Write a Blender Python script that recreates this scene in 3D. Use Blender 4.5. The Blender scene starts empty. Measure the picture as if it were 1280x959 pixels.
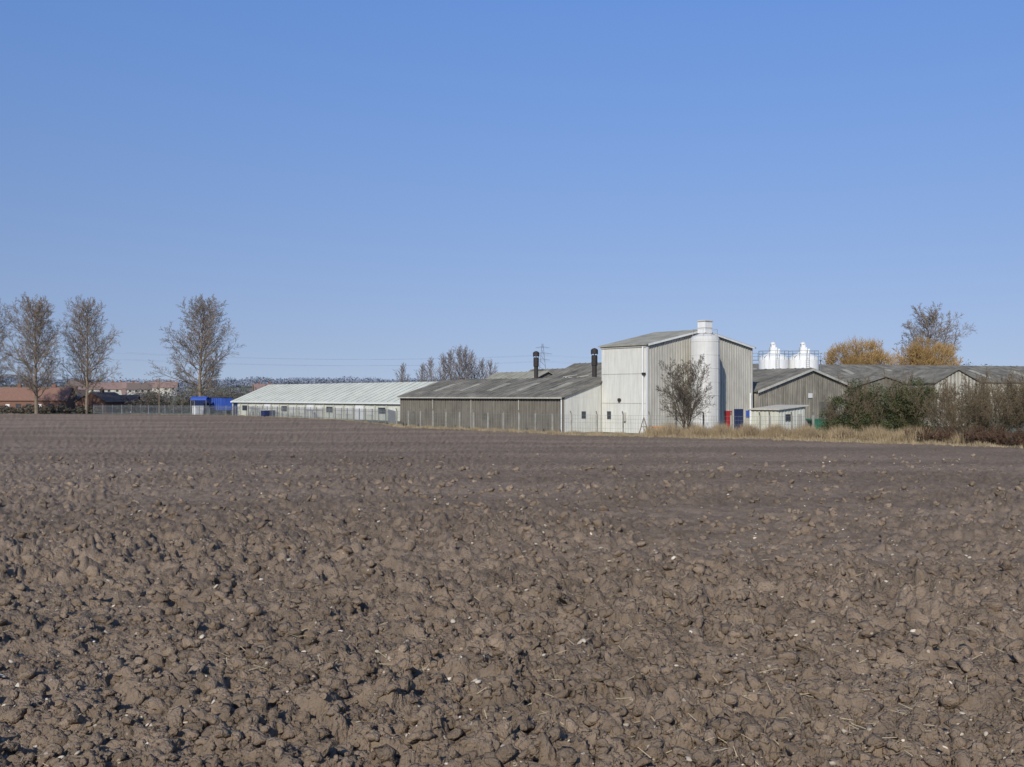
import bpy, math, random
import numpy as np
from mathutils import Vector, Matrix
rnd = random.Random(7)
scene = bpy.context.scene
GZ = -2.5            # ground level on the factory side
U = (0.62, -0.785)   # factory long axis (towards the viewer, right)
V = (0.785, 0.62)    # factory cross axis
W = (-0.62, 0.785)

# ------------------------------------------------------------ materials
def M(name, c1, c2=None, scale=2.0, rough=0.9, stretch=(1, 1, 1), bump=0.0, bscale=20.0, lo=0.35, hi=0.65, spec=0.2, c3=None, island=0.0, dirt=0.0):
    m = bpy.data.materials.new(name); m.use_nodes = True
    nt = m.node_tree; N = nt.nodes; L = nt.links
    b = N['Principled BSDF']; b.inputs['Roughness'].default_value = rough
    b.inputs['Specular IOR Level'].default_value = spec
    if c2 is None: c2 = tuple(x * 0.8 for x in c1)
    tc = N.new('ShaderNodeTexCoord'); mp = N.new('ShaderNodeMapping')
    mp.inputs['Scale'].default_value = stretch
    L.new(tc.outputs['Object'], mp.inputs['Vector'])
    n = N.new('ShaderNodeTexNoise'); n.inputs['Scale'].default_value = scale; n.inputs['Detail'].default_value = 8; n.inputs['Roughness'].default_value = 0.65
    L.new(mp.outputs[0], n.inputs['Vector'])
    r = N.new('ShaderNodeValToRGB')
    r.color_ramp.elements[0].position = lo; r.color_ramp.elements[1].position = hi
    r.color_ramp.elements[0].color = (*c1, 1); r.color_ramp.elements[1].color = (*c2, 1)
    if c3:
        e = r.color_ramp.elements.new((lo + hi) / 2); e.color = (*c3, 1)
    L.new(n.outputs['Fac'], r.inputs[0]); out = r.outputs[0]
    if island > 0:
        g = N.new('ShaderNodeNewGeometry'); mr = N.new('ShaderNodeMapRange'); mr.inputs['To Min'].default_value = 1 - island; mr.inputs['To Max'].default_value = 1 + island
        L.new(g.outputs['Random Per Island'], mr.inputs['Value'])
        vm = N.new('ShaderNodeVectorMath'); vm.operation = 'SCALE'; L.new(out, vm.inputs[0]); L.new(mr.outputs[0], vm.inputs['Scale']); out = vm.outputs[0]
    if dirt > 0:   # broad grime patches on sheeting and roofs
        nd = N.new('ShaderNodeTexNoise'); nd.inputs['Scale'].default_value = .35; nd.inputs['Detail'].default_value = 6; nd.inputs['Roughness'].default_value = .7
        L.new(tc.outputs['Object'], nd.inputs['Vector'])
        mr = N.new('ShaderNodeMapRange'); mr.inputs['From Min'].default_value = .4; mr.inputs['From Max'].default_value = .65; mr.inputs['To Min'].default_value = 1; mr.inputs['To Max'].default_value = 1 - dirt
        L.new(nd.outputs['Fac'], mr.inputs['Value'])
        vm = N.new('ShaderNodeVectorMath'); vm.operation = 'SCALE'; L.new(out, vm.inputs[0]); L.new(mr.outputs[0], vm.inputs['Scale']); out = vm.outputs[0]
    L.new(out, b.inputs['Base Color'])
    if bump > 0:
        n2 = N.new('ShaderNodeTexNoise'); n2.inputs['Scale'].default_value = bscale; n2.inputs['Detail'].default_value = 5
        L.new(tc.outputs['Object'], n2.inputs['Vector'])
        bp = N.new('ShaderNodeBump'); bp.inputs['Strength'].default_value = bump; bp.inputs['Distance'].default_value = 0.03
        L.new(n2.outputs['Fac'], bp.inputs['Height']); L.new(bp.outputs[0], b.inputs['Normal'])
    return m

STK = (3, 3, 0.25)
m_clad = M('pale_cladding', (0.65, 0.64, 0.575), (0.53, 0.52, 0.46), 1.2, 0.7, STK, dirt=.10)
m_silo = M('pale_silo_skin', (0.57, 0.56, 0.52), (0.50, 0.49, 0.45), 1.2, 0.7, STK, dirt=.1)
m_clad2 = M('weathered_cladding', (0.58, 0.555, 0.48), (0.41, 0.385, 0.325), 1.6, 0.8, STK, dirt=.15)
m_rib = M('cladding_rib', (0.50, 0.48, 0.415), (0.39, 0.37, 0.315), 1.2, 0.8, STK, dirt=.15)
m_ribw = M('cladding_rib_white', (0.58, 0.57, 0.52), (0.50, 0.49, 0.44), 1.2, 0.8, STK)
m_white = M('white_paint', (0.72, 0.72, 0.69), (0.60, 0.60, 0.57), 1.0, 0.5, STK)
m_greywall = M('grey_sheet_wall', (0.205, 0.185, 0.148), (0.135, 0.122, 0.098), 1.0, 0.9, STK, dirt=.25)
m_greyrib = M('grey_sheet_rib', (0.225, 0.203, 0.163), (0.15, 0.137, 0.11), 1.0, 0.9, STK, dirt=.25)
m_greyroof = M('grey_asbestos_roof', (0.25, 0.23, 0.185), (0.125, 0.117, 0.095), 0.5, 0.95, (1, 1, 1), c3=(0.185, 0.172, 0.14), dirt=.35)
m_lightroof = M('pale_asbestos_roof', (0.38, 0.36, 0.285), (0.24, 0.23, 0.18), 0.6, 0.95, dirt=.2)
m_whiteroof = M('pale_green_roof', (0.60, 0.61, 0.51), (0.48, 0.495, 0.42), 0.3, 0.7, dirt=.12)
m_brownclad = M('weathered_shed_cladding', (0.40, 0.37, 0.30), (0.21, 0.19, 0.15), 1.2, 0.9, STK, dirt=.3)
m_brownrib = M('weathered_shed_rib', (0.31, 0.28, 0.225), (0.18, 0.163, 0.13), 1.2, 0.9, STK, dirt=.3)
m_creamwall = M('cream_wall', (0.60, 0.60, 0.49), (0.44, 0.455, 0.37), 0.8, 0.8, STK, dirt=.15)
m_dark = M('dark_metal', (0.03, 0.028, 0.027), (0.05, 0.04, 0.035), 2, 0.6)
m_glass = M('dark_window_glass', (0.03, 0.035, 0.045), (0.06, 0.065, 0.07), 1, 0.15, spec=0.5)
m_blue = M('blue_tarpaulin', (0.05, 0.11, 0.42), (0.035, 0.08, 0.32), 0.8, 0.6)
m_dblue = M('dark_blue_paint', (0.025, 0.035, 0.10), (0.015, 0.025, 0.07), 0.8, 0.5)
m_red = M('red_paint', (0.42, 0.03, 0.03), (0.3, 0.025, 0.025), 1, 0.5)
m_green = M('green_paint', (0.02, 0.13, 0.075), (0.02, 0.09, 0.055), 1, 0.5)
m_orange = M('orange_paint', (0.65, 0.22, 0.03), (0.5, 0.16, 0.03), 1, 0.5)
m_brick = M('red_brick', (0.21, 0.115, 0.08), (0.15, 0.085, 0.063), 3, 0.9)
m_tile = M('orange_roof_tile', (0.25, 0.14, 0.10), (0.17, 0.10, 0.075), 3, 0.9)
m_btile = M('brown_roof_tile', (0.17, 0.13, 0.11), (0.12, 0.095, 0.085), 2, 0.9)
m_hbrick = M('far_house_brick', (0.24, 0.17, 0.15), (0.19, 0.14, 0.13), 3, 0.9)  # paler, greyer brick: distance haze is mixed into the colour
m_htile = M('far_house_tile', (0.25, 0.165, 0.14), (0.20, 0.14, 0.125), 3, 0.9)  # tile colour likewise muted by painted-in haze
m_fence = M('galvanised_steel', (0.20, 0.215, 0.22), (0.13, 0.14, 0.15), 1, 0.6)
m_post = M('concrete_post', (0.36, 0.34, 0.29), (0.24, 0.23, 0.19), 2, 0.9)
m_bark = M('bare_bark', (0.24, 0.19, 0.14), (0.155, 0.12, 0.088), 1.5, 0.95)
m_twig2 = M('brown_thorn_twigs', (0.17, 0.13, 0.08), (0.095, 0.075, 0.045), 0.5, 0.95)
m_bramble = M('russet_bramble', (0.14, 0.085, 0.055), (0.075, 0.048, 0.032), 0.8, 0.95)
m_willow = M('orange_willow_twigs', (0.42, 0.275, 0.11), (0.28, 0.18, 0.075), 0.35, 0.95)
m_ivy = M('ivy_leaves', (0.045, 0.058, 0.02), (0.085, 0.09, 0.04), 1.2, 0.7, island=.3)
m_straw = M('dry_grass', (0.38, 0.30, 0.185), (0.23, 0.185, 0.11), 0.5, 0.95)
m_reed = M('dead_reeds', (0.36, 0.275, 0.165), (0.21, 0.16, 0.095), 0.5, 0.95)
m_far = M('far_trees_haze_tint', (0.215, 0.245, 0.30), (0.185, 0.215, 0.27), 0.02, 1.0)  # atmospheric haze painted into the base colour: paler and bluer with distance
m_mid = M('bare_hedge_mass', (0.13, 0.11, 0.085), (0.085, 0.078, 0.06), 0.06, 1.0)
m_stone = M('field_stone', (0.56, 0.49, 0.39), (0.30, 0.25, 0.19), 3, 0.85, island=.3)
m_strawbit = M('straw_stubble', (0.46, 0.38, 0.25), (0.3, 0.24, 0.15), 3, 0.9)

# ------------------------------------------------------------ mesh helper
class MB:
    def __init__(s): s.v = []; s.f = []
    def poly(s, pts):
        n = len(s.v); s.v += [tuple(p) for p in pts]; s.f.append(tuple(range(n, n + len(pts))))
    def par(s, o, a, b, c):
        n = len(s.v)
        for k in (0, 1):
            for (i, j) in ((0, 0), (1, 0), (1, 1), (0, 1)):
                s.v.append((o[0] + i * a[0] + j * b[0] + k * c[0], o[1] + i * a[1] + j * b[1] + k * c[1], o[2] + i * a[2] + j * b[2] + k * c[2]))
        for q in ((0, 3, 2, 1), (4, 5, 6, 7), (0, 1, 5, 4), (1, 2, 6, 5), (2, 3, 7, 6), (3, 0, 4, 7)):
            s.f.append(tuple(n + i for i in q))
    def box(s, x, y, z, sx, sy, sz, ang=0.0):
        c, t = math.cos(ang), math.sin(ang)
        a = (c * sx, t * sx, 0); b = (-t * sy, c * sy, 0)
        s.par((x - a[0] / 2 - b[0] / 2, y - a[1] / 2 - b[1] / 2, z), a, b, (0, 0, sz))
    def tube(s, p, q, r0, r1, n=3, cap=False):
        dx, dy, dz = q[0] - p[0], q[1] - p[1], q[2] - p[2]
        l = math.sqrt(dx * dx + dy * dy + dz * dz) or 1e-6
        dx /= l; dy /= l; dz /= l
        if abs(dz) < 0.9: ax, ay, az = -dy, dx, 0.0
        else: ax, ay, az = 0.0, -dz, dy
        m = math.sqrt(ax * ax + ay * ay + az * az); ax /= m; ay /= m; az /= m
        bx, by, bz = dy * az - dz * ay, dz * ax - dx * az, dx * ay - dy * ax
        k = len(s.v)
        for (c, r) in ((p, r0), (q, r1)):
            for i in range(n):
                t = 2 * math.pi * i / n; co = math.cos(t) * r; si = math.sin(t) * r
                s.v.append((c[0] + ax * co + bx * si, c[1] + ay * co + by * si, c[2] + az * co + bz * si))
        for i in range(n):
            j = (i + 1) % n
            s.f.append((k + i, k + j, k + n + j, k + n + i))
        if cap:
            s.f.append(tuple(range(k + n - 1, k - 1, -1))); s.f.append(tuple(range(k + n, k + 2 * n)))
    def lathe(s, x, y, prof, n=28):
        k = len(s.v)
        for (r, z) in prof:
            for i in range(n):
                t = 2 * math.pi * i / n; s.v.append((x + r * math.cos(t), y + r * math.sin(t), z))
        for a in range(len(prof) - 1):
            for i in range(n):
                j = (i + 1) % n
                s.f.append((k + a * n + i, k + a * n + j, k + (a + 1) * n + j, k + (a + 1) * n + i))

def link(o): scene.collection.objects.link(o); return o
def obj(name, mb, mat, parent=None, loc=(0, 0, 0), smooth=False):
    me = bpy.data.meshes.new(name); me.from_pydata(mb.v, [], mb.f); me.materials.append(mat)
    if smooth: me.polygons.foreach_set('use_smooth', [True] * len(me.polygons))
    me.update()
    o = link(bpy.data.objects.new(name, me))
    if parent: o.parent = parent
    else: o.location = loc
    return o
def empty(name, loc):
    e = link(bpy.data.objects.new(name, None)); e.location = loc; e.empty_display_size = 0.5; return e
def npmesh(name, verts, faces, mat, smooth=False):
    me = bpy.data.meshes.new(name); nf, k = faces.shape
    me.vertices.add(len(verts)); me.vertices.foreach_set('co', verts.astype(np.float32).ravel())
    me.loops.add(nf * k); me.loops.foreach_set('vertex_index', faces.astype(np.int32).ravel())
    me.polygons.add(nf); me.polygons.foreach_set('loop_start', np.arange(0, nf * k, k, dtype=np.int32))
    me.polygons.foreach_set('loop_total', np.full(nf, k, dtype=np.int32))
    me.polygons.foreach_set('use_smooth', np.full(nf, smooth, dtype=bool))
    me.update(calc_edges=True); me.materials.append(mat)
    return link(bpy.data.objects.new(name, me))

# ------------------------------------------------------------ terrain
def sstep(a, b, x):
    t = np.clip((x - a) / (b - a), 0, 1); return t * t * (3 - 2 * t)
def terrain(x, y):
    x = np.asarray(x, float); y = np.asarray(y, float)
    yy = np.clip(y, 0, None)
    z = np.where(yy < 75, -0.0267 * yy, -2.0025 - 0.40 * (1 - np.exp(-(np.maximum(yy, 75) - 75) * 0.0267 / 0.40)))
    r = np.hypot(x, y); a = np.arctan2(x, np.maximum(y, 1))
    rise = 14.0 + 1.5 * np.sin(a * 9 + 1) + 1.0 * np.sin(a * 23)
    return z + sstep(380, 1050, r) * rise

def worley(x, y, cell, seed):
    gx = np.floor(x / cell); gy = np.floor(y / cell)
    best = np.full(x.shape, 9.0); amp = np.zeros(x.shape)
    for i in (-1, 0, 1):
        for j in (-1, 0, 1):
            cx = gx + i; cy = gy + j
            h = np.sin(cx * 127.1 + cy * 311.7 + seed) * 43758.5453; h1 = h - np.floor(h)
            h = np.sin(cx * 269.5 + cy * 183.3 + seed * 1.7) * 22578.1459; h2 = h - np.floor(h)
            h = np.sin(cx * 71.9 + cy * 97.3 + seed * 2.3) * 31718.927; h3 = h - np.floor(h)
            d = np.hypot((cx + h1) * cell - x, (cy + h2) * cell - y) / cell
            d = d / (0.35 + 0.6 * h3)
            m = d < best; best = np.where(m, d, best); amp = np.where(m, h3, amp)
    return best, amp
def vnoise(x, y, s, seed):
    x = x / s; y = y / s
    gx = np.floor(x); gy = np.floor(y); fx = x - gx; fy = y - gy
    fx = fx * fx * (3 - 2 * fx); fy = fy * fy * (3 - 2 * fy)
    def H(a, b):
        h = np.sin(a * 127.1 + b * 311.7 + seed) * 43758.5453; return h - np.floor(h)
    return (H(gx, gy) * (1 - fx) + H(gx + 1, gy) * fx) * (1 - fy) + (H(gx, gy + 1) * (1 - fx) + H(gx + 1, gy + 1) * fx) * fy - 0.5
def soil(x, y):
    wx = x + 0.022 * vnoise(x, y, 0.03, 3) + 0.06 * vnoise(x, y, 0.10, 4)
    wy = y + 0.022 * vnoise(x, y, 0.03, 5) + 0.06 * vnoise(x, y, 0.10, 6)
    z = 0.07 * vnoise(x, y, 1.6, 1) + 0.07 * vnoise(x, y, 0.5, 2) + 0.05 * vnoise(wx, wy, 0.2, 12)
    rough = np.clip(0.85 + 1.2 * vnoise(x, y, 3.5, 9), 0.35, 1.4)
    for cell, hgt, sd in ((0.26, 0.080, 11), (0.135, 0.085, 23), (0.07, 0.048, 37), (0.034, 0.020, 51)):
        d, a = worley(wx, wy, cell, sd)
        z = z + rough * hgt * (0.04 + 1.1 * a * a) * np.clip(1 - d ** 1.8, 0, 1) ** .6
    z = z + 0.018 * vnoise(x, y, 0.03, 7) + 0.011 * vnoise(x, y, 0.014, 8)
    return z - 0.05
BND = [(-260, 245), (-188.6, 245), (-85.3, 240), (-55.9, 222), (-28, 180), (-14.5, 140), (-3.7, 126), (5.4, 112), (16.8, 103), (25.6, 96), (32.5, 86), (36.0, 76), (44, 62), (60, 50)]
bth = np.array([math.atan2(p[0], p[1]) for p in BND]); br = np.array([math.hypot(*p) for p in BND])

def gmat(name='ploughed_soil', island=0.0, k=1.0):
    c = lambda *a: tuple(q * k for q in a)
    m = M(name, c(0.232, 0.174, 0.122), c(0.134, 0.100, 0.070), 3.0, 0.95, bump=0.9, bscale=55, c3=c(0.183, 0.137, 0.096), island=island, spec=.1)
    nt = m.node_tree; N = nt.nodes; L = nt.links
    b = N['Principled BSDF']; base = b.inputs['Base Color'].links[0].from_socket
    tc = [n for n in N if n.type == 'TEX_COORD'][0]
    mp = N.new('ShaderNodeMapping'); mp.inputs['Scale'].default_value = (0.022, 0.075, 0.05); mp.inputs['Rotation'].default_value = (0, 0, 0.25)
    L.new(tc.outputs['Object'], mp.inputs['Vector'])
    n = N.new('ShaderNodeTexNoise'); n.inputs['Scale'].default_value = 1.3; n.inputs['Detail'].default_value = 5
    L.new(mp.outputs[0], n.inputs['Vector'])
    r = N.new('ShaderNodeMapRange'); r.inputs['From Min'].default_value = 0.42; r.inputs['From Max'].default_value = 0.60
    L.new(n.outputs['Fac'], r.inputs['Value'])
    mx = N.new('ShaderNodeMix'); mx.data_type = 'RGBA'; mx.blend_type = 'MULTIPLY'
    mx.inputs['B'].default_value = (1.32, 1.33, 1.35, 1)
    L.new(r.outputs[0], mx.inputs['Factor']); L.new(base, mx.inputs['A'])
    v = N.new('ShaderNodeTexVoronoi'); v.inputs['Scale'].default_value = 8
    L.new(tc.outputs['Object'], v.inputs['Vector'])
    lt = N.new('ShaderNodeMath'); lt.operation = 'LESS_THAN'; lt.inputs[1].default_value = 0.09
    L.new(v.outputs['Distance'], lt.inputs[0])
    m2 = N.new('ShaderNodeMix'); m2.data_type = 'RGBA'; m2.inputs['B'].default_value = (0.38, 0.32, 0.25, 1)
    L.new(lt.outputs[0], m2.inputs['Factor']); L.new(mx.outputs['Result'], m2.inputs['A'])
    L.new(m2.outputs['Result'], b.inputs['Base Color'])
    return m
m_soil = gmat(); m_clod = gmat('loose_soil_clod', 0.16, 1.04)
NR, NC = 880, 1200
th = np.linspace(math.radians(-44), math.radians(44), NC)
R = np.interp(th, bth, br)
t = np.linspace(0, 1, NR)[:, None]
inv = (1 / 3.4) * (1 - t) + (1 / R[None, :]) * t
rr = 1 / inv
X = rr * np.sin(th)[None, :]; Y = rr * np.cos(th)[None, :]
Z = terrain(X, Y) + soil(X, Y)
verts = np.stack([X, Y, Z], -1).reshape(-1, 3)
idx = np.arange(NR * NC).reshape(NR, NC)
faces = np.stack([idx[:-1, :-1], idx[:-1, 1:], idx[1:, 1:], idx[1:, :-1]], -1).reshape(-1, 4)
npmesh('ploughed_field', verts, faces, m_soil, True)

m_ground = M('rough_grass_ground', (0.12, 0.11, 0.065), (0.17, 0.14, 0.10), 0.02, 1.0, c3=(0.10, 0.11, 0.065))
rs = np.concatenate([np.linspace(0.0, 400, 60), np.linspace(420, 1200, 40), np.linspace(1300, 6000, 10)])
ths = np.linspace(0, 2 * math.pi, 181)[:-1]
GX = rs[:, None] * np.sin(ths)[None]; GY = rs[:, None] * np.cos(ths)[None]
GZZ = terrain(GX, GY) - 0.16
gv = np.stack([GX, GY, GZZ], -1).reshape(-1, 3); gi = np.arange(len(gv)).reshape(len(rs), len(ths))
gj = np.roll(gi, -1, 1)
gf = np.stack([gi[:-1], gj[:-1], gj[1:], gi[1:]], -1).reshape(-1, 4)
npmesh('ground', gv, gf, m_ground, True)

def ico(sub):
    import bmesh
    bm = bmesh.new(); bmesh.ops.create_icosphere(bm, subdivisions=sub, radius=1)
    v = np.array([x.co[:] for x in bm.verts]); f = np.array([[a.index for a in p.verts] for p in bm.faces]); bm.free(); return v, f
bv, bf = ico(2)
def scatter(name, n, smin, smax, rmax, mat, flat, sink, seed, smooth, rough=.22, pw=1.9):
    g = np.random.default_rng(seed)
    a = g.uniform(math.radians(-36), math.radians(36), n)
    inv = g.uniform(1 / rmax, 1 / 4.0, n); r = 1 / inv
    x = r * np.sin(a); y = r * np.cos(a)
    z = terrain(x, y) + soil(x, y)
    s = smin * (smax / smin) ** (g.random(n) ** pw) * (r / 6) ** 0.4
    base = []
    for k in range(14):
        d = 1 + rough * g.standard_normal(len(bv)); q = bv * np.clip(d, 0.5, 1.6)[:, None]
        base.append(q * np.array([1, g.uniform(0.55, 1), g.uniform(0.5, 0.9) * flat]))
    base = np.array(base)
    pick = base[g.integers(0, 14, n)] * s[:, None, None]
    ang = g.uniform(0, 6.28, n); c, sn = np.cos(ang)[:, None], np.sin(ang)[:, None]
    px = pick[..., 0] * c - pick[..., 1] * sn + x[:, None]
    py = pick[..., 0] * sn + pick[..., 1] * c + y[:, None]
    tl = g.normal(0, .35, n)[:, None]
    pz = pick[..., 2] + pick[..., 0] * tl + z[:, None] + sink * s[:, None]
    vv = np.stack([px, py, pz], -1).reshape(-1, 3)
    ff = (bf[None] + (np.arange(n) * len(bv))[:, None, None]).reshape(-1, 3)
    return npmesh(name, vv, ff, mat, smooth)
scatter('soil_clods', 28000, 0.008, 0.060, 60, m_clod, 0.9, 0.15, 1, True, rough=.24, pw=1.9)
scatter('field_stones', 2800, 0.005, 0.023, 60, m_stone, 0.8, 0.4, 2, True, .12)
mb = MB()
for i in range(3000):
    a = rnd.uniform(-0.6, 0.6); r = 1 / rnd.uniform(1 / 26, 1 / 4.2)
    x, y = r * math.sin(a), r * math.cos(a)
    if vnoise(np.array([x]), np.array([y]), 1.3, 77)[0] < -0.03: continue
    z = float(terrain(x, y)) + float(soil(np.array([x]), np.array([y]))[0]) + 0.014
    g = rnd.uniform(0, 6.28); l = rnd.uniform(0.02, 0.11)
    mb.tube((x, y, z), (x + l * math.cos(g), y + l * math.sin(g), z + rnd.uniform(-0.01, 0.04)), 0.0026, 0.0018, 3)
obj('straw_bits', mb, m_strawbit)

# ------------------------------------------------------------ buildings
def prof_z(prof, b):
    return float(np.interp(b, [p[0] for p in prof], [p[1] for p in prof]))
class Bld:
    def __init__(s, name, x, y, prof, length, wall, roof, rib=None, pe=0.0, ps=0.0, pr=0.0, roofrib=None, va=V, wa=W, trim=None, zb=GZ, over=0.3):
        s.e = empty(name, (x, y, zb)); s.v = va; s.w = wa; s.prof = prof; s.len = length
        mb = MB(); n = len(prof)
        ring = [(prof[0][0], 0)] + prof + [(prof[-1][0], 0)]
        A = [s.p(0, b, z) for b, z in ring]; B = [s.p(length, b, z) for b, z in ring]
        mb.poly(A); mb.poly(B[::-1])
        for i in range(len(ring)):
            j = (i + 1) % len(ring); mb.poly([A[i], B[i], B[j], A[j]])
        obj('walls', mb, wall, s.e)
        mb = MB()
        for i in range(n - 1):
            b0, z0 = prof[i]; b1, z1 = prof[i + 1]
            ob0 = over if i == 0 else 0; ob1 = over if i == n - 2 else 0
            k = (z1 - z0) / (b1 - b0)
            o = s.p(-over, b0 - ob0, z0 - ob0 * k + 0.02)
            q = s.p(-over, b1 + ob1, z1 + ob1 * k + 0.02); w2 = s.p(length + over, b0 - ob0, z0 - ob0 * k + 0.02)
            mb.par(o, tuple(q[m] - o[m] for m in range(3)), tuple(w2[m] - o[m] for m in range(3)), (0, 0, 0.13))
        obj('roof', mb, roof, s.e)
        if pr:
            mb = MB()
            for i in range(n - 1):
                b0, z0 = prof[i]; b1, z1 = prof[i + 1]
                a = 0.0
                while a < length:
                    o = s.p(a, b0, z0 + 0.14); q = s.p(a, b1, z1 + 0.14)
                    mb.par(o, tuple(q[m] - o[m] for m in range(3)), (s.w[0] * 0.10, s.w[1] * 0.10, 0), (0, 0, 0.07)); a += pr
            obj('roof_seams', mb, roofrib or roof, s.e)
        if pe or ps:
            mb = MB()
            if pe:
                b = prof[0][0] + pe / 2
                while b < prof[-1][0] - 0.1:
                    o = s.p(-0.05, b, 0.02); mb.par(o, (s.v[0] * pe * .4, s.v[1] * pe * .4, 0), (s.w[0] * .049, s.w[1] * .049, 0), (0, 0, prof_z(prof, b) - 0.1)); b += pe
            if ps:
                a = ps / 2
                while a < length:
                    o = s.p(a, -0.05, 0.02); mb.par(o, (s.w[0] * ps * .4, s.w[1] * ps * .4, 0), (s.v[0] * .049, s.v[1] * .049, 0), (0, 0, prof[0][1] - 0.15)); a += ps
            obj('cladding_ribs', mb, rib or wall, s.e)
    def p(s, a, b, z):
        return (a * s.w[0] + b * s.v[0], a * s.w[1] + b * s.v[1], z)
    def panel(s, name, side, t, z, w, h, mat, d=0.08, th=0.06):
        mb = MB()
        if side == 'end': mb.par(s.p(-d, t, z), (s.v[0] * w, s.v[1] * w, 0), (s.w[0] * th, s.w[1] * th, 0), (0, 0, h))
        else: mb.par(s.p(t, -d, z), (s.w[0] * w, s.w[1] * w, 0), (s.v[0] * th, s.v[1] * th, 0), (0, 0, h))
        return obj(name, mb, mat, s.e)
    def pipe(s, name, side, t, z0, z1, r, mat, d=0.22):
        mb = MB(); a = s.p(-d, t, z0) if side == 'end' else s.p(t, -d, z0); b = (a[0], a[1], z1)
        mb.tube(a, b, r, r, 10, True); return obj(name, mb, mat, s.e)

# tower block
T = Bld('factory_tower_block', 14.8, 119, [(0, 9.8), (9, 11.7), (18.1, 9.9)], 7.2, m_clad2, m_lightroof, m_rib, pe=0.42, ps=0)
T.panel('side_cladding', 'side', 0.05, 0.0, 7.1, 9.7, m_clad, 0.04, 0.035)
for z in (3.3, 6.6): T.panel('sheet_joint', 'side', 0.05, z, 7.1, 0.07, m_rib, 0.07, 0.028)
for a in np.arange(1.2, 7.0, 1.15): T.panel('sheet_seam', 'side', float(a), 0.1, 0.05, 9.5, m_ribw, 0.065, 0.024)
T.pipe('downpipe', 'side', 0.35, 0, 9.6, 0.09, m_white)
T.panel('corner_trim', 'end', -0.08, 0, 0.25, 9.7, m_white, 0.09, 0.08)
T.panel('barge_board', 'side', -0.1, 9.55, 7.4, 0.2, m_rib, 0.14, 0.08)
mb = MB(); c = T.p(4.1, -0.1, 3.7); c2 = T.p(4.1, -0.3, 3.7); mb.tube(c, c2, 0.2, 0.2, 16, True); obj('round_vent', mb, m_dark, T.e)
T.panel('vent_stub', 'side', 3.1, 1.3, 0.35, 1.0, m_rib, 0.3, 0.25)
T.panel('window', 'side', 5.6, 1.5, 0.6, 0.9, m_glass, 0.1)
T.panel('dark_lamp', 'side', 0.0, 6.5, 0.3, 0.22, m_dark, 0.45, 0.35)
T.panel('red_door', 'end', 12.9, 0.0, 1.3, 2.4, m_red, 0.1)
T.panel('loading_door', 'end', 14.6, 0.0, 1.6, 2.6, m_dblue, 0.1)
T.panel('blue_notice', 'end', 16.8, 1.6, 0.6, 0.8, m_blue, 0.1)
T.pipe('drain_pipe', 'end', 9.9, 0, 11.2, 0.10, m_rib)
T.pipe('white_pipe', 'end', 17.4, 0, 4.5, 0.12, m_white)
mb = MB()
for (b0, b1) in ((0, 9), (9, 18.1)):
    o = T.p(-0.34, b0, prof_z(T.prof, b0) - 0.12); q = T.p(-0.34, b1, prof_z(T.prof, b1) - 0.12)
    mb.par(o, tuple(q[i] - o[i] for i in range(3)), (T.w[0] * .03, T.w[1] * .03, 0), (0, 0, 0.22))
obj('gable_trim', mb, m_white, T.e)

# silo on tower gable
S = empty('gable_silo', (21.7, 121.5, GZ))
mb = MB(); mb.lathe(0, 0, [(1.62, 0.0), (1.62, 10.5), (1.5, 10.8), (0.5, 11.2), (0.0, 11.2)], 36); so_ = obj('shell', mb, m_silo, S)
for p in so_.data.polygons: p.use_smooth = abs(p.normal.z) < 0.3
mb = MB()
for z in np.arange(1.2, 10.4, 1.5): mb.lathe(0, 0, [(1.62, z), (1.645, z + 0.02), (1.645, z + 0.06), (1.62, z + 0.08)], 36)
for k in range(6):
    a = 2 * math.pi * k / 6 + .3; mb.box(1.63 * math.cos(a), 1.63 * math.sin(a), 0, .05, .05, 10.4, a)
obj('hoops', mb, m_ribw, S)
mb = MB(); ang = math.atan2(V[1], V[0])
mb.box(0, 0, 11.2, 1.15, 1.15, 1.45, ang); obj('filter_box', mb, m_white, S)
mb = MB(); mb.box(0, 0, 12.5, 1.3, 1.3, 0.12, ang); mb.box(0, 0, 11.75, 1.2, 1.2, 0.08, ang); obj('filter_flange', mb, m_rib, S)
mb = MB(); pts = [(0.5 * V[0], 0.5 * V[1], 11.3)]
for k in range(9):
    a = math.pi / 2 * k / 8; d = 0.9 + 1.0 * math.sin(a); z = 10.3 + 1.0 * math.cos(a); pts.append((d * V[0] + U[0] * .1, d * V[1] + U[1] * .1, z))
pts.append((1.9 * V[0] + U[0] * .1, 1.9 * V[1] + U[1] * .1, 1.0))
for i in range(len(pts) - 1): mb.tube(pts[i], pts[i + 1], 0.11, 0.11, 10)
obj('fill_pipe', mb, m_white, S)
mb = MB()
for k in range(10):
    a = 2 * math.pi * k / 10; mb.tube((1.4 * math.cos(a), 1.4 * math.sin(a), 10.7), (1.4 * math.cos(a), 1.4 * math.sin(a), 11.6), 0.015, 0.015, 4)
    b = 2 * math.pi * (k + 1) / 10; mb.tube((1.4 * math.cos(a), 1.4 * math.sin(a), 11.6), (1.4 * math.cos(b), 1.4 * math.sin(b), 11.6), 0.015, 0.015, 4)
obj('guard_rail', mb, m_rib, S)

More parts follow.
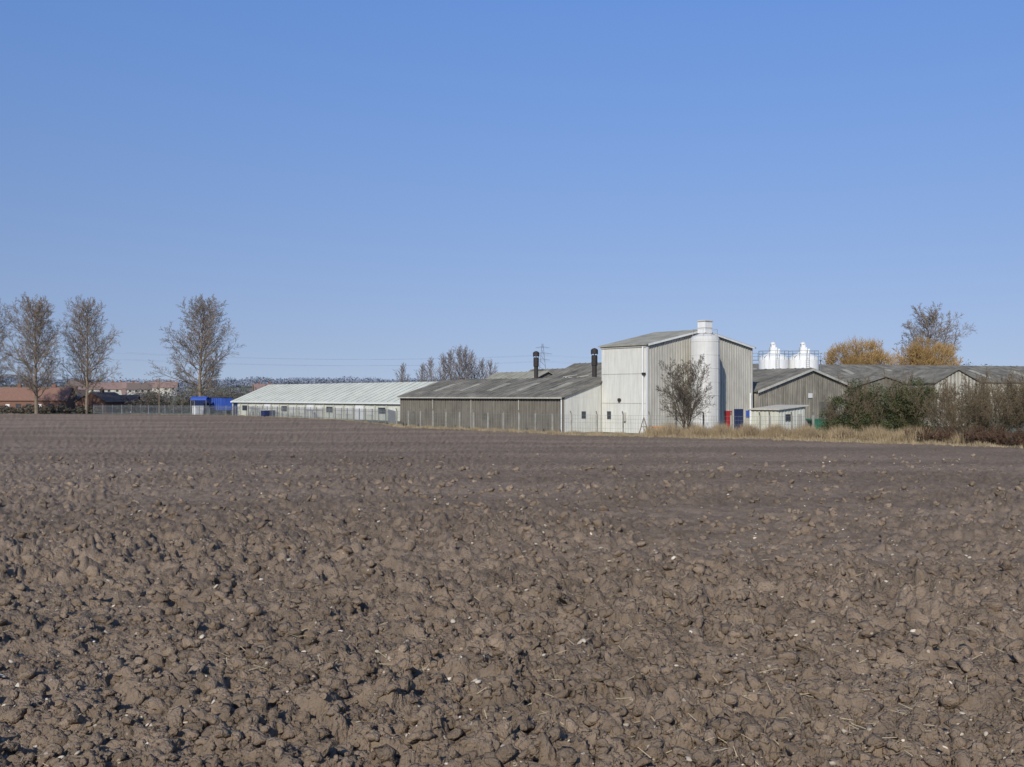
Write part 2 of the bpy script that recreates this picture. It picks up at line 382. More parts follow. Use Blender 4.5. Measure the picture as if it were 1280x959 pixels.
# long grey shed
G = Bld('grey_factory_shed', 5.83, 121.2, [(0, 4.05), (7.3, 6.25), (14.6, 4.05)], 34.1, m_greywall, m_greyroof, m_greyrib, pe=0, ps=0.5, pr=1.1)
G.panel('white_end_wall', 'end', 0.05, 0, 5.6, 4.0, m_clad, 0.05, 0.045)
mb = MB(); mb.poly([G.p(-0.05, 0.05, 3.99), G.p(-0.05, 5.65, 3.99), G.p(-0.05, 5.65, 5.7), G.p(-0.05, 0.05, 4.02)])
obj('white_gable_panel', mb, m_clad, G.e)
for b in np.arange(0.9, 5.6, 0.95): G.panel('sheet_seam', 'end', float(b), 0.1, 0.05, 3.9, m_ribw, 0.075, 0.024)
G.panel('window', 'end', 2.6, 1.6, 0.6, 0.8, m_glass, 0.1)
G.panel('gutter', 'side', 0, 3.85, 34.1, 0.14, m_rib, 0.45, 0.14)
G.pipe('downpipe', 'side', 0.2, 0, 3.9, 0.07, m_white)
for a in (8, 17.5, 26): G.pipe('downpipe', 'side', a, 0, 3.9, 0.05, m_rib, 0.12)
for a in (14.0, 30.5): G.panel('door', 'side', a, 0, 1.1, 2.1, m_greyroof, 0.1)
mb = MB()
for a in range(4, 34, 6):
    k = 2.2 / 7.3; o = G.p(a, 2.0, 4.05 + 2 * k + .16); q = G.p(a, 5.0, 4.05 + 5 * k + .16)
    mb.par(o, tuple(q[i] - o[i] for i in range(3)), (W[0] * 1.0, W[1] * 1.0, 0), (0, 0, .05))
obj('rooflights', mb, m_lightroof, G.e)
G2 = Bld('grey_factory_shed', 17.6, 130.5, [(0, 5), (9, 8.7), (18, 5)], 25, m_greywall, m_greyroof, pr=1.2)
G3 = Bld('grey_factory_shed', 0.5, 157, [(0, 5.2), (6, 7.7), (12, 5.2)], 12, m_greywall, m_lightroof, pr=1.2)
G4 = Bld('grey_factory_shed', 5.5, 164, [(0, 5.2), (5, 8.3), (10, 5.2)], 10, m_greywall, m_greyroof, pr=1.2)
for (x, y, z, mt, w, h) in ((4.4, 139, 2.9, m_white, 1.8, 0.55), (-0.2, 146, 3.0, m_white, 0.9, 0.5), (7.5, 140, 3.6, m_white, 1.6, 0.5), (8.6, 132, 3.3, m_white, 1.2, .6)):
    e = empty('roof_vent', (x, y, z)); mb = MB(); mb.box(0, 0, 0, w, 0.9, h, ang); obj('housing', mb, mt, e)
    mb = MB(); mb.par((-w / 2 - .1, -0.6, h), (w + .2, 0, 0.25), (0, 1.2, 0), (0, 0, 0.06)); obj('cowl', mb, m_rib, e)
for (x, y, zt) in ((3.35, 150, 7.9), (10.3, 135, 7.65)):
    e = empty('chimney_flue', (x, y, 2.0)); H = zt - 2.0
    mb = MB(); mb.tube((0, 0, 0), (0, 0, H - 0.9), 0.30, 0.30, 14, True); obj('stack', mb, m_dark, e)
    mb = MB(); mb.lathe(0, 0, [(0.30, H - 2.2), (0.38, H - 2.15), (0.38, H - 1.0), (0.30, H - 0.95)], 14); obj('sleeve', mb, m_dark, e)
    mb = MB(); mb.lathe(0, 0, [(0.45, H - 0.75), (0.45, H - 0.25), (0.3, H - 0.1), (0.0, H)], 14)
    for k in range(4):
        a = k * math.pi / 2; mb.tube((0.28 * math.cos(a), 0.28 * math.sin(a), H - 1.0), (0.4 * math.cos(a), 0.4 * math.sin(a), H - 0.7), 0.03, 0.03, 4)
    obj('cowl', mb, m_dark, e)

# long pale building
Lx, Ly = -18.3 + .62 * 12, 177 - .785 * 12
P = Bld('pale_factory_shed', Lx, Ly, [(0, 3.0), (8.5, 6.45), (17, 3.0)], 78, m_creamwall, m_whiteroof, m_ribw, ps=0, pr=2.0, roofrib=m_lightroof)
P.panel('gutter', 'side', 0, 2.8, 78, 0.14, m_white, 0.45, 0.14)
a = 13.0; k = 0
while a < 76:
    if k % 5 == 3: P.panel('door', 'side', a, 0, 2.6, 2.5, m_white, 0.08)
    elif k % 5 == 1: P.panel('plinth_window', 'side', a, 1.2, 2.2, 1.0, m_glass, 0.08)
    else: P.panel('panel', 'side', a, 0.9, 2.4, 1.4, m_clad, 0.07)
    P.panel('pier', 'side', a + 3.0, 0, 0.3, 2.8, m_rib, 0.12)
    a += 3.6; k += 1
P.panel('blue_door', 'side', 75.2, 0, 2.2, 2.7, m_dblue, 0.09)
for (x, y, w, h, mt) in ((-68, 234, 2.0, 2.0, m_white), (-48.0, 212.5, 2.2, 1.3, m_dblue), (-36, 197, 2.5, 1.6, m_clad)):
    e = empty('storage_bin', (x, y, GZ)); mb = MB(); mb.box(0, 0, 0.15, w, 1.5, h - .15, ang); obj('body', mb, mt, e)
    mb = MB(); mb.box(0, 0, h, w + .15, 1.65, 0.08, ang)
    for sx in (-1, 1): mb.box(sx * w * .4, 0, 0, 0.15, 1.2, 0.15, ang)
    obj('lid_and_skids', mb, m_rib, e)

# weathered gable shed on the right
R1 = Bld('weathered_gable_shed', 29.8, 132, [(0, 4.7), (11, 7.6), (19, 5.6)], 36, m_brownclad, m_greyroof, m_brownrib, pe=0.45, ps=0.6, pr=1.2)
mb = MB()
for (b0, b1) in ((0, 11), (11, 19)):
    o = R1.p(-0.36, b0, prof_z(R1.prof, b0) - 0.2); q = R1.p(-0.36, b1, prof_z(R1.prof, b1) - 0.2)
    mb.par(o, tuple(q[i] - o[i] for i in range(3)), (W[0] * .03, W[1] * .03, 0), (0, 0, 0.3))
obj('barge_board', mb, m_clad2, R1.e)
R1.panel('blue_sign', 'end', 10.3, 3.9, 0.8, 0.6, m_white, 0.12)
R1.panel('sliding_door', 'end', 12.5, 0, 3.6, 3.4, m_greywall, 0.1)
R2 = Bld('cream_outbuilding', 31.2, 126.5, [(0, 2.5), (5.0, 2.9)], 4, m_creamwall, m_clad2, m_ribw, pe=0.6, ps=0.6)
R2.panel('window', 'end', 1.2, 1.2, 0.9, 0.8, m_glass, 0.1); R2.panel('door', 'end', 3.4, 0, 0.9, 2.0, m_rib, 0.1)
va = (-0.28, 0.96); wa = (0.96, 0.28)
B1 = Bld('long_grey_warehouse', 36, 179, [(0, 6.6), (11, 9.75), (22, 6.6)], 95, m_brownclad, m_greyroof, pr=1.6, va=va, wa=wa)
mb = MB()
for a in range(8, 95, 9):
    o = B1.p(a, 2.5, 6.6 + 2.5 * 3.15 / 11 + .16); q = B1.p(a, 7.5, 6.6 + 7.5 * 3.15 / 11 + .16)
    mb.par(o, tuple(q[i] - o[i] for i in range(3)), (wa[0] * 1.1, wa[1] * 1.1, 0), (0, 0, .06))
obj('rooflights', mb, m_lightroof, B1.e)
B2 = Bld('pale_gable_shed', 57.2, 146, [(0, 6.0), (3.6, 7.7), (7.2, 6.0)], 22, m_brownclad, m_greyroof, m_rib, pe=0.6, pr=1.2, va=(0.95, 0.31), wa=(-0.31, 0.95))
B3 = Bld('grey_gable_shed', 47.5, 150, [(0, 5.4), (5, 6.8), (10, 5.4)], 18, m_greywall, m_greyroof, m_greyrib, pe=0.6, pr=1.2, va=(0.95, 0.31), wa=(-0.31, 0.95))

# white silos
for x in (40.2, 44.8):
    e = empty('storage_silo', (x, 166, GZ)); H = 10.1
    mb = MB(); mb.lathe(0, 0, [(2.25, 0), (2.25, H - 0.5), (2.22, H - 0.3), (2.0, H + 0.05), (1.55, H + 0.35), (0.9, H + 0.55), (0.5, H + 0.6), (0, H + .6)], 36); obj('shell', mb, m_white, e, smooth=True)
    mb = MB(); mb.box(-0.1, 0, H + 0.5, 1.0, 1.0, 1.0); mb.box(-0.1, 0, H + 1.5, 0.6, 0.6, 0.55); mb.box(0.75, 0, H + .4, 0.35, 0.35, 0.9); mb.lathe(-0.1, 0, [(0.42, H + 2.0), (0.42, H + 2.2), (0.05, H + 2.35)], 12); obj('filter_unit', mb, m_white, e)
    mb = MB()
    n = 12
    for k in range(n):
        a = 2 * math.pi * k / n; b = 2 * math.pi * (k + 1) / n; rr_ = 2.3
        A = (rr_ * math.cos(a), rr_ * math.sin(a)); B = (rr_ * math.cos(b), rr_ * math.sin(b))
        mb.tube((*A, H - .4), (*A, H + .95), .025, .025, 4)
        for z in (H + .95, H + .45): mb.tube((*A, z), (*B, z), .02, .02, 4)
    for sx in (-.25, .25): mb.tube((sx, -2.4, 0), (sx, -2.4, H + .95), .03, .03, 4)
    for z in np.arange(0.3, H, .3): mb.tube((-.25, -2.4, float(z)), (.25, -2.4, float(z)), .02, .02, 4)
    obj('railing_and_ladder', mb, m_fence, e)
    mb = MB(); mb.tube((-1.9, -1.6, 0), (-1.9, -1.6, H), .08, .08, 8); mb.tube((-1.9, -1.6, H), (-0.4, -0.2, H + .9), .08, .08, 8); obj('fill_pipe', mb, m_white, e)
e = empty('silo_walkway', (37.4, 168.8, GZ)); mb = MB()
mb.box(5.2, 0, 9.7, 11.5, .8, .08)
for k in range(9): mb.tube((-.5 + k * 1.4, -.4, 9.7), (-.5 + k * 1.4, -.4, 10.8), .025, .025, 4)
for z in (10.3, 10.8): mb.tube((-.5, -.4, z), (10.9, -.4, z), .025, .025, 4)
for sx in (-.4, 10.8): mb.tube((sx, 0, 0), (sx, 0, 9.7), .08, .08, 6)
obj('deck_and_rails', mb, m_fence, e)

# green skip, barrier, sign
e = empty('green_skip', (35.2, 120, GZ)); mb = MB()
mb.v += [(-1.6, -.9, 0.1), (1.6, -.9, 0.1), (1.6, .9, 0.1), (-1.6, .9, 0.1), (-2.3, -1, 1.5), (2.3, -1, 1.5), (2.3, 1, 1.5), (-2.3, 1, 1.5)]
mb.f += [(0, 3, 2, 1), (0, 1, 5, 4), (1, 2, 6, 5), (2, 3, 7, 6), (3, 0, 4, 7)]
for sx in (-1.2, -.4, .4, 1.2): mb.box(sx, -1.0, 0.2, .08, .12, 1.2)
mb.box(0, -1.03, 1.5, 4.7, .1, .1); mb.box(0, 1.03, 1.5, 4.7, .1, .1); obj('body', mb, m_green, e)
e = empty('orange_barrier', (15.3, 112.5, GZ)); mb = MB(); mb.box(0, 0, .75, 1.5, .05, .22); mb.box(0, 0, .4, 1.5, .05, .18); obj('boards', mb, m_orange, e)
mb = MB()
for sx in (-.65, .65): mb.tube((sx, -.25, 0), (sx, 0, 1.0), .03, .03, 5); mb.tube((sx, .25, 0), (sx, 0, 1.0), .03, .03, 5)
obj('legs', mb, m_dark, e)
e = empty('timber_a_frame', (13.9, 114, GZ)); mb = MB()
mb.tube((-.55, 0, 0), (0, 0, 1.9), .06, .05, 6); mb.tube((.55, 0, 0), (0, 0, 1.9), .06, .05, 6); mb.tube((-.3, 0, .9), (.3, 0, .9), .05, .05, 6); obj('frame', mb, m_bark, e)

def lorry(x, y, ang, mt, L=7.5):
    e = empty('curtain_side_lorry', (x, y, GZ)); e.rotation_euler[2] = ang
    mb = MB(); mb.box(0, 0, 1.0, L, 2.5, 2.7); obj('curtain_body', mb, mt, e)
    mb = MB(); mb.box(0, 0, 3.7, L + .1, 2.55, .12); mb.box(0, 0, .85, L + .1, 2.55, .15)
    for k in range(6): mb.box(-L / 2 + .1 + k * (L - .2) / 5, -1.27, 1.0, .07, .06, 2.7)
    obj('frame', mb, m_dblue, e)
    mb = MB()
    mb.v += [(-L / 2 - 2.1, -1.2, .6), (-L / 2 - .2, -1.2, .6), (-L / 2 - .2, 1.2, .6), (-L / 2 - 2.1, 1.2, .6), (-L / 2 - 1.8, -1.15, 2.8), (-L / 2 - .2, -1.15, 3.0), (-L / 2 - .2, 1.15, 3.0), (-L / 2 - 1.8, 1.15, 2.8)]
    for q in ((0, 3, 2, 1), (4, 5, 6, 7), (0, 1, 5, 4), (1, 2, 6, 5), (2, 3, 7, 6), (3, 0, 4, 7)): mb.f.append(q)
    obj('cab', mb, m_dblue, e)
    mb = MB(); mb.box(-L / 2 - 1.05, 0, 1.8, 1.1, 2.42, .75); mb.box(-L / 2 - 1.98, 0, 1.75, .15, 2.0, .8); obj('cab_windows', mb, m_glass, e)
    mb = MB()
    for wx in (-L / 2 - 1.1, L / 2 - 1.2, L / 2 - 2.3):
        for wy in (-1.0, 1.0): mb.tube((wx, wy - .15, .5), (wx, wy + .15, .5), .5, .5, 16, True)
    obj('wheels', mb, m_dark, e)
lorry(-65.2, 243, -0.9, m_blue, 6.0)
lorry(-70.0, 247, -0.9, m_dblue, 6.0)
e = empty('blue_canopy', (-69.5, 241, GZ)); mb = MB(); mb.box(0, 0, 3.2, 3.5, 3.0, .35); mb.par((-1.75, -1.5, 3.55), (3.5, 0, 0), (0, 1.5, .4), (0, 0, .05)); mb.par((-1.75, 1.5, 3.55), (3.5, 0, 0), (0, -1.5, .4), (0, 0, .05)); obj('tarpaulin', mb, m_blue, e)
mb = MB()
for sx in (-1.7, 1.7):
    for sy in (-1.4, 1.4): mb.box(sx, sy, 0, .12, .12, 3.2)
obj('posts', mb, m_fence, e)

# ------------------------------------------------------------ houses
def house(name, x, y, w, d, eave, ridge, wall, roof, ang=0.0, chim=1, win=4, zb=None):
    z = float(terrain(x, y)) - .15 if zb is None else zb
    e = empty(name, (x, y, z)); e.rotation_euler[2] = ang
    mb = MB(); ring = [(-d / 2, 0), (-d / 2, eave), (0, ridge), (d / 2, eave), (d / 2, 0)]
    A = [(-w / 2, b, c) for b, c in ring]; B = [(w / 2, b, c) for b, c in ring]
    mb.poly(A[::-1]); mb.poly(B)
    for i in range(5): j = (i + 1) % 5; mb.poly([A[i], A[j], B[j], B[i]])
    obj('walls', mb, wall, e)
    mb = MB(); k = (ridge - eave) / (d / 2)
    for sg in (-1, 1):
        mb.par((-w / 2 - .3, sg * (d / 2 + .35), eave - .35 * k + .03), (w + .6, 0, 0), (0, -sg * (d / 2 + .35), ridge - eave + .35 * k), (0, 0, .15))
    obj('roof', mb, roof, e)
    mb = MB(); md = MB()
    for i in range(win):
        cx = -w / 2 + w * (i + .5) / win
        if i % 3 == 1: md.box(cx, -d / 2, 0, 1.0, .08, 2.1)
        else: mb.box(cx, -d / 2, 1.0, 1.3, .08, 1.2)
        if eave > 4: mb.box(cx, -d / 2, 3.4, 1.2, .08, 1.1)
    obj('windows', mb, m_glass, e)
    if md.v: obj('doors', md, m_white, e)
    if chim:
        mb = MB()
        for i in range(chim):
            cx = -w / 2 + w * (i + .5) / chim
            mb.box(cx, 0.1, ridge - .5, .9, .6, 1.5)
            for s in (-.2, .2): mb.tube((cx + s, .1, ridge + 1), (cx + s, .1, ridge + 1.35), .12, .1, 8, True)
        obj('chimney', mb, m_brick, e)
house('brick_terrace', -129, 283, 27, 8, 3.2, 6.3, m_brick, m_tile, 0.05, 3, 10)
house('white_cottage', -117, 290, 7, 6.5, 3.3, 5.6, m_white, m_btile, 1.3, 1, 2)
house('brick_bungalow', -101.5, 268, 8.5, 9, 2.8, 5.0, m_brick, m_btile, 1.25, 1, 2)
house('brick_bungalow', -97.5, 272, 6.5, 7, 2.6, 4.3, m_brick, m_btile, 0.2, 0, 2)
for (x, d, w) in ((-211, 560, 16), (-210, 590, 14), (-193, 560, 12), (-200, 620, 16), (-256, 640, 15), (-119, 520, 10)):
    house('brick_house', x, d, w, 8, 4.8, 8, m_hbrick if w % 4 else m_clad2, m_htile if w % 3 else m_btile, rnd.uniform(-.4, .4), 2, 4)

# ------------------------------------------------------------ fences
def along(pts, step):
    out = []; carry = 0
    for (a, b) in zip(pts[:-1], pts[1:]):
        l = math.hypot(b[0] - a[0], b[1] - a[1]); t = carry
        while t < l: out.append((a[0] + (b[0] - a[0]) * t / l, a[1] + (b[1] - a[1]) * t / l, math.atan2(b[1] - a[1], b[0] - a[0]))); t += step
        carry = t - l
    return out
def palisade(pts, h=2.1):
    e = empty('palisade_fence', (0, 0, GZ)); mb = MB(); pm = MB()
    for (x, y, a) in along(pts, 0.26): mb.box(x, y, .08, .06, .02, h - .1 + 0.02 * rnd.random(), a)
    for (x, y, a) in along(pts, 2.75): pm.box(x, y + .06, 0, .11, .09, h + .05, a)
    for p, q in zip(pts[:-1], pts[1:]):
        for z in (.35, h - .4): pm.tube((p[0], p[1] + .04, z), (q[0], q[1] + .04, z), .025, .025, 4)
    obj('pales', mb, m_fence, e); obj('posts_and_rails', pm, m_fence, e)
def wirefence(pts, h=2.2, step=2.9):
    e = empty('wire_mesh_fence', (0, 0, GZ)); mb = MB(); pm = MB()
    for (x, y, a) in along(pts, step): 
        pm.box(x, y, 0, .15, .15, h, a); pm.par((x - .06, y - .06, h), (.12, 0, 0), (0, .12, 0), (-.1, -.25, .35))
    for (x, y, a) in along(pts, 0.28): mb.tube((x, y, .05), (x, y, h - .1), .008, .008, 3)
    for p, q in zip(pts[:-1], pts[1:]):
        for z in (.1, .7, 1.3, 1.7, h - .1): mb.tube((p[0], p[1], z), (q[0], q[1], z), .01, .01, 3)
    obj('posts', pm, m_post, e); obj('wires', mb, m_fence, e)
palisade([(-96, 248), (-84, 243), (-56, 225), (-30, 185), (-19, 165.5), (-15.5, 144)])
wirefence([(-15.3, 143.5), (-4, 129), (6.0, 116.5), (13, 113.5), (20, 110), (25.5, 107)])
wirefence([(25.5, 107), (31, 110), (39, 112)])

# ------------------------------------------------------------ trees
def norm(v):
    l = math.sqrt(v[0] ** 2 + v[1] ** 2 + v[2] ** 2) or 1; return (v[0] / l, v[1] / l, v[2] / l)
def branch(mb, p, d, L, r, lvl, maxl, g, cfg):
    n = cfg['seg'][lvl]; step = L / n; pts = [p]; dirs = [d]; r1 = r * cfg['taper'][lvl]
    for i in range(n):
        w = cfg['wob'][lvl]
        d = norm((d[0] + g.gauss(0, w), d[1] + g.gauss(0, w), d[2] + g.gauss(0, w) + cfg['up'][lvl]))
        q = (p[0] + d[0] * step, p[1] + d[1] * step, p[2] + d[2] * step)
        ra = r + (r1 - r) * i / n; rb = r + (r1 - r) * (i + 1) / n
        mb.tube(p, q, ra, rb, cfg['side'][lvl]); p = q; pts.append(p); dirs.append(d)
    if lvl >= maxl: return
    k = cfg['kids'][lvl]
    for c in range(k):
        t = cfg['t0'][lvl] + (1 - cfg['t0'][lvl]) * (c + g.random() * .9) / k
        f = t * n; i = min(int(f), n - 1); f -= i
        a, b = pts[i], pts[i + 1]; q = tuple(a[m] + (b[m] - a[m]) * f for m in range(3))
        az = c * 2.4 + g.uniform(-.5, .5); dd = dirs[i + 1]
        ax = norm((-dd[1] + .01, dd[0], 0.02)); bx = (dd[1] * ax[2] - dd[2] * ax[1], dd[2] * ax[0] - dd[0] * ax[2], dd[0] * ax[1] - dd[1] * ax[0])
        s = cfg['ang'][lvl] * g.uniform(.75, 1.25)
        if lvl == 0: s *= cfg.get('fan', lambda t: 1.0)(t)
        co, si = math.cos(s), math.sin(s)
        nd = norm(tuple(dd[m] * co + (ax[m] * math.cos(az) + bx[m] * math.sin(az)) * si for m in range(3)))
        shape = cfg['shape'](t) if lvl == 0 else (1 - .45 * t)
        branch(mb, q, nd, L * cfg['len'][lvl] * shape * g.uniform(.8, 1.15), max((r + (r1 - r) * t) * cfg['rr'][lvl], cfg['minr']), lvl + 1, maxl, g, cfg)
ov = lambda t: max(.22, abs(math.sin(math.pi * min(1, .16 + t * .76))) ** .75)
POP = dict(seg=[9, 6, 4, 3, 2], taper=[.10, .25, .3, .4, .5], wob=[.025, .09, .13, .17, .2], up=[.03, .07, .05, .03, .02], side=[8, 4, 3, 3, 3], kids=[44, 12, 8, 6, 0],
           t0=[.14, .15, .12, .12, 0], ang=[.88, .66, .65, .6, .5], len=[.43, .42, .46, .5, 0], rr=[.40, .48, .5, .55, 0], minr=.025, shape=ov, fan=lambda t: 1.12 - .35 * t)
def tree_mesh(name, seed, H, R0, cfg, mat, maxl=4, stems=1, spread=.3):
    g = random.Random(seed); mb = MB()
    for s in range(stems):
        a = 2 * math.pi * s / stems + g.random(); k = 0 if stems == 1 else spread * g.uniform(.5, 1.2)
        branch(mb, (0.15 * k * math.cos(a), 0.15 * k * math.sin(a), -.2), norm((math.cos(a) * k, math.sin(a) * k, 1)), H * (1 if s == 0 else g.uniform(.75, 1)), R0 / (1 if stems == 1 else 1.6), 0, maxl, g, cfg)
    va_ = np.array(mb.v); zs = np.percentile(va_[:, 2], 99.7); va_ *= H / zs   # normalise to real height
    me = bpy.data.meshes.new(name); me.from_pydata(va_.tolist(), [], mb.f); me.materials.append(mat); me.update(); return me
def put(name, me, x, y, sx=1, sz=1, rot=0, zb=None, sy=None):
    o = link(bpy.data.objects.new(name, me)); o.location = (x, y, float(terrain(x, y)) - .12 if zb is None else zb)
    o.scale = (sx, sy or sx, sz); o.rotation_euler[2] = rot; return o
tA = tree_mesh('poplar_crown_a', 3, 28, .52, POP, m_bark)
tB = tree_mesh('poplar_crown_b', 11, 28, .50, POP, m_bark)
put('bare_poplar_tree', tA, -74.0, 257, 1.06, 1.0, .5)
put('bare_poplar_tree', tB, -109.5, 249, 1.0, .97, 1.2)
put('bare_poplar_tree', tA, -100.0, 254, .85, .98, 3.0)
put('bare_poplar_tree', tB, -124.0, 252, .95, .98, 4.0)
POPN = dict(POP); POPN['ang'] = [.45, .5, .5, .5, .5]; POPN['minr'] = .06; POPN['kids'] = [26, 8, 6, 3, 0]
m_fartwig = M('far_poplar_twigs', (0.24, 0.215, 0.21), (0.19, 0.175, 0.175), .1, 1)  # bark colour paled so that distance haze is part of it
tC = tree_mesh('far_poplar_crown', 5, 20, .4, POPN, m_fartwig, 3)
for (x, sc) in ((-35.4, .78), (-29, .8), (-26.4, .9), (-24, .93), (-19.7, 1.03), (-17.6, 1.06), (-15.4, 1.04), (-13.3, 1.0), (-9.9, .88), (-7.7, .85)):
    put('far_poplar_tree', tC, x, 360 + rnd.uniform(-5, 5), sc * rnd.uniform(.85, 1.05), sc * rnd.uniform(.95, 1.0), rnd.uniform(0, 6))
RND = dict(POP); RND['ang'] = [.95, .66, .65, .6, .5]; RND['t0'] = [.22, .15, .15, .15, 0]; RND['shape'] = lambda t: 1.15 * ov(t * .85 + .1); RND['minr'] = .030; RND['len'] = [.44, .42, .46, .5, 0]; RND['kids'] = [34, 11, 8, 6, 0]
tD = tree_mesh('round_tree_crown', 22, 24, .5, RND, m_bark)
put('bare_ash_tree', tD, 93, 240, .95, 1.02, 1)

def leaves(mb, g, cx, cy, cz, rx, ry, rz, n, size):
    for _ in range(n):
        while True:
            a, b, c = g.uniform(-1, 1), g.uniform(-1, 1), g.uniform(-1, 1); q = a * a + b * b + c * c
            if .1 < q < 1: break
        x, y, z = cx + a * rx, cy + b * ry, cz + c * rz
        s = size * g.uniform(.6, 1.4); u = norm((g.gauss(0, 1), g.gauss(0, 1), g.gauss(0, .7))); w = norm((g.gauss(0, 1), g.gauss(0, 1), g.gauss(0, 1)))
        mb.v += [(x - u[0] * s, y - u[1] * s, z - u[2] * s), (x + u[0] * s, y + u[1] * s, z + u[2] * s), (x + w[0] * s, y + w[1] * s, z + w[2] * s)]
        k = len(mb.v); mb.f.append((k - 3, k - 2, k - 1))
WIL = dict(POP); WIL['kids'] = [12, 8, 6, 4, 0]; WIL['ang'] = [.75, .65, .55, .5, .4]; WIL['minr'] = .04; WIL['t0'] = [.2, .15, .1, .1, 0]; WIL['shape'] = lambda t: 1.1 * (1 - .5 * t); WIL['wob'] = [.06, .1, .12, .15, .15]
tW = tree_mesh('willow_limbs', 33, 16.0, .4, WIL, m_willow, 4, 6, .6)
def willow(x, y, w, h, seed):
    # a round crown of fine upswept orange twigs, grown in tufts over the limbs
    g = random.Random(seed); e = empty('golden_willow_tree', (x, y, GZ)); mb = MB()
    for i in range(120):
        az = g.uniform(0, 6.283); el_ = math.asin(g.uniform(-.25, 1)); rad = g.uniform(.35, .93) if i % 3 else g.uniform(.85, 1.0)
        cx, cy, cz = rad * math.cos(el_) * math.cos(az) * w / 2, rad * math.cos(el_) * math.sin(az) * w / 2, h * .5 + rad * math.sin(el_) * h * .46
        for k in range(75):
            px, py, pz = cx + g.gauss(0, .55), cy + g.gauss(0, .55), cz + g.gauss(0, .5)
            d = norm((px / w * 1.2 + g.gauss(0, .3), py / w * 1.2 + g.gauss(0, .3), .8 + g.gauss(0, .25))); l = g.uniform(.5, 1.3)
            mb.tube((px, py, pz), (px + d[0] * l, py + d[1] * l, pz + d[2] * l), .03, .012, 3)
    obj('twigs', mb, m_willow, e)
    o = link(bpy.data.objects.new('limbs', tW)); o.parent = e; o.scale = (w / 17, w / 17, h / 17.5); o.rotation_euler[2] = seed
willow(70.8, 221, 13.5, 16.6, 1)
willow(85.6, 223, 13.5, 16.2, 2)
SM = dict(POP); SM['kids'] = [15, 8, 7, 4, 0]; SM['ang'] = [.75, .6, .6, .5, .5]; SM['minr'] = .010; SM['t0'] = [.15, .2, .2, .2, 0]; SM['len'] = [.5, .45, .5, .55, 0]; SM['taper'] = [.15, .25, .3, .4, .5]
SM['shape'] = lambda t: .95 * (1 - .5 * t); SM['wob'] = [.06, .1, .14, .18, .2]; SM['fan'] = lambda t: 1.0; SM['side'] = [8, 5, 4, 3, 3]
STR = dict(SM); STR['kids'] = [17, 10, 8, 5, 0]
m_sbark = M('small_tree_bark', (0.14, 0.115, 0.085), (0.09, 0.072, 0.055), 2, .95)
tS = tree_mesh('small_tree_crown', 43, 8.1, .16, STR, m_sbark, 4, 4, .22)
put('small_bare_tree', tS, 17.4, 108, .95, 1.0, 0)
BU = dict(SM); BU['kids'] = [10, 7, 5, 3, 0]; BU['ang'] = [.7, .7, .7, .6, .5]; BU['minr'] = .013; BU['wob'] = [.12, .15, .2, .2, .2]; BU['shape'] = lambda t: 1.2 * (1 - .4 * t)
tH = tree_mesh('thorn_bush_crown', 51, 5.1, .10, BU, m_twig2, 4, 8, .7)
for (x, y, s, z) in ((36.4, 88, .85, 1.0), (39.0, 87, .9, 1.12), (42, 85, 1.0, 1.1), (45.5, 84, 1, 1.12), (38.0, 93, .85, 1.1), (41, 92, .9, 1.2), (44, 90, .9, 1.2), (48, 88, 1, 1.25)):
    put('thorn_bush', tH, x, y, s, z, rnd.uniform(0, 6))
tK = tree_mesh('bramble_crown', 61, 1.6, .04, BU, m_bramble, 4, 7, 1.1)
for i in range(24):
    x = rnd.uniform(33.5, 46); y = 81.5 - (x - 36) * .75 + rnd.uniform(1.0, 5.5) + (2 if x < 35 else 0)
    put('bramble_bush', tK, x, y, rnd.uniform(.9, 1.3), rnd.uniform(.8, 1.1), rnd.uniform(0, 6))

def ivybush(x, y, w, d, h, clumps, seed):
    g = random.Random(seed); e = empty('ivy_clad_bush', (x, y, GZ)); mb = MB()
    for i in range(clumps):
        a = g.uniform(0, 6.28); r = math.sqrt(g.random()) * .85; cx, cy = r * math.cos(a) * w / 2, r * math.sin(a) * d / 2
        top = h * (1 - .35 * r * r) * g.uniform(.85, 1.02); cz = g.uniform(.35, top - .5); s = g.uniform(.45, .95)
        leaves(mb, g, cx, cy, cz, s, s, s * .75, 220, .085)
    obj('foliage', mb, m_ivy, e)
    o = link(bpy.data.objects.new('stems', tH)); o.parent = e; o.scale = (w / 7.5, d / 7, h / 5.4)
ivybush(32.0, 98, 5.8, 4.5, 6.3, 90, 1)
ivybush(36.0, 98, 5.4, 4.5, 6.8, 90, 2)
ivybush(30.0, 100.5, 2.6, 3, 4.4, 22, 3)

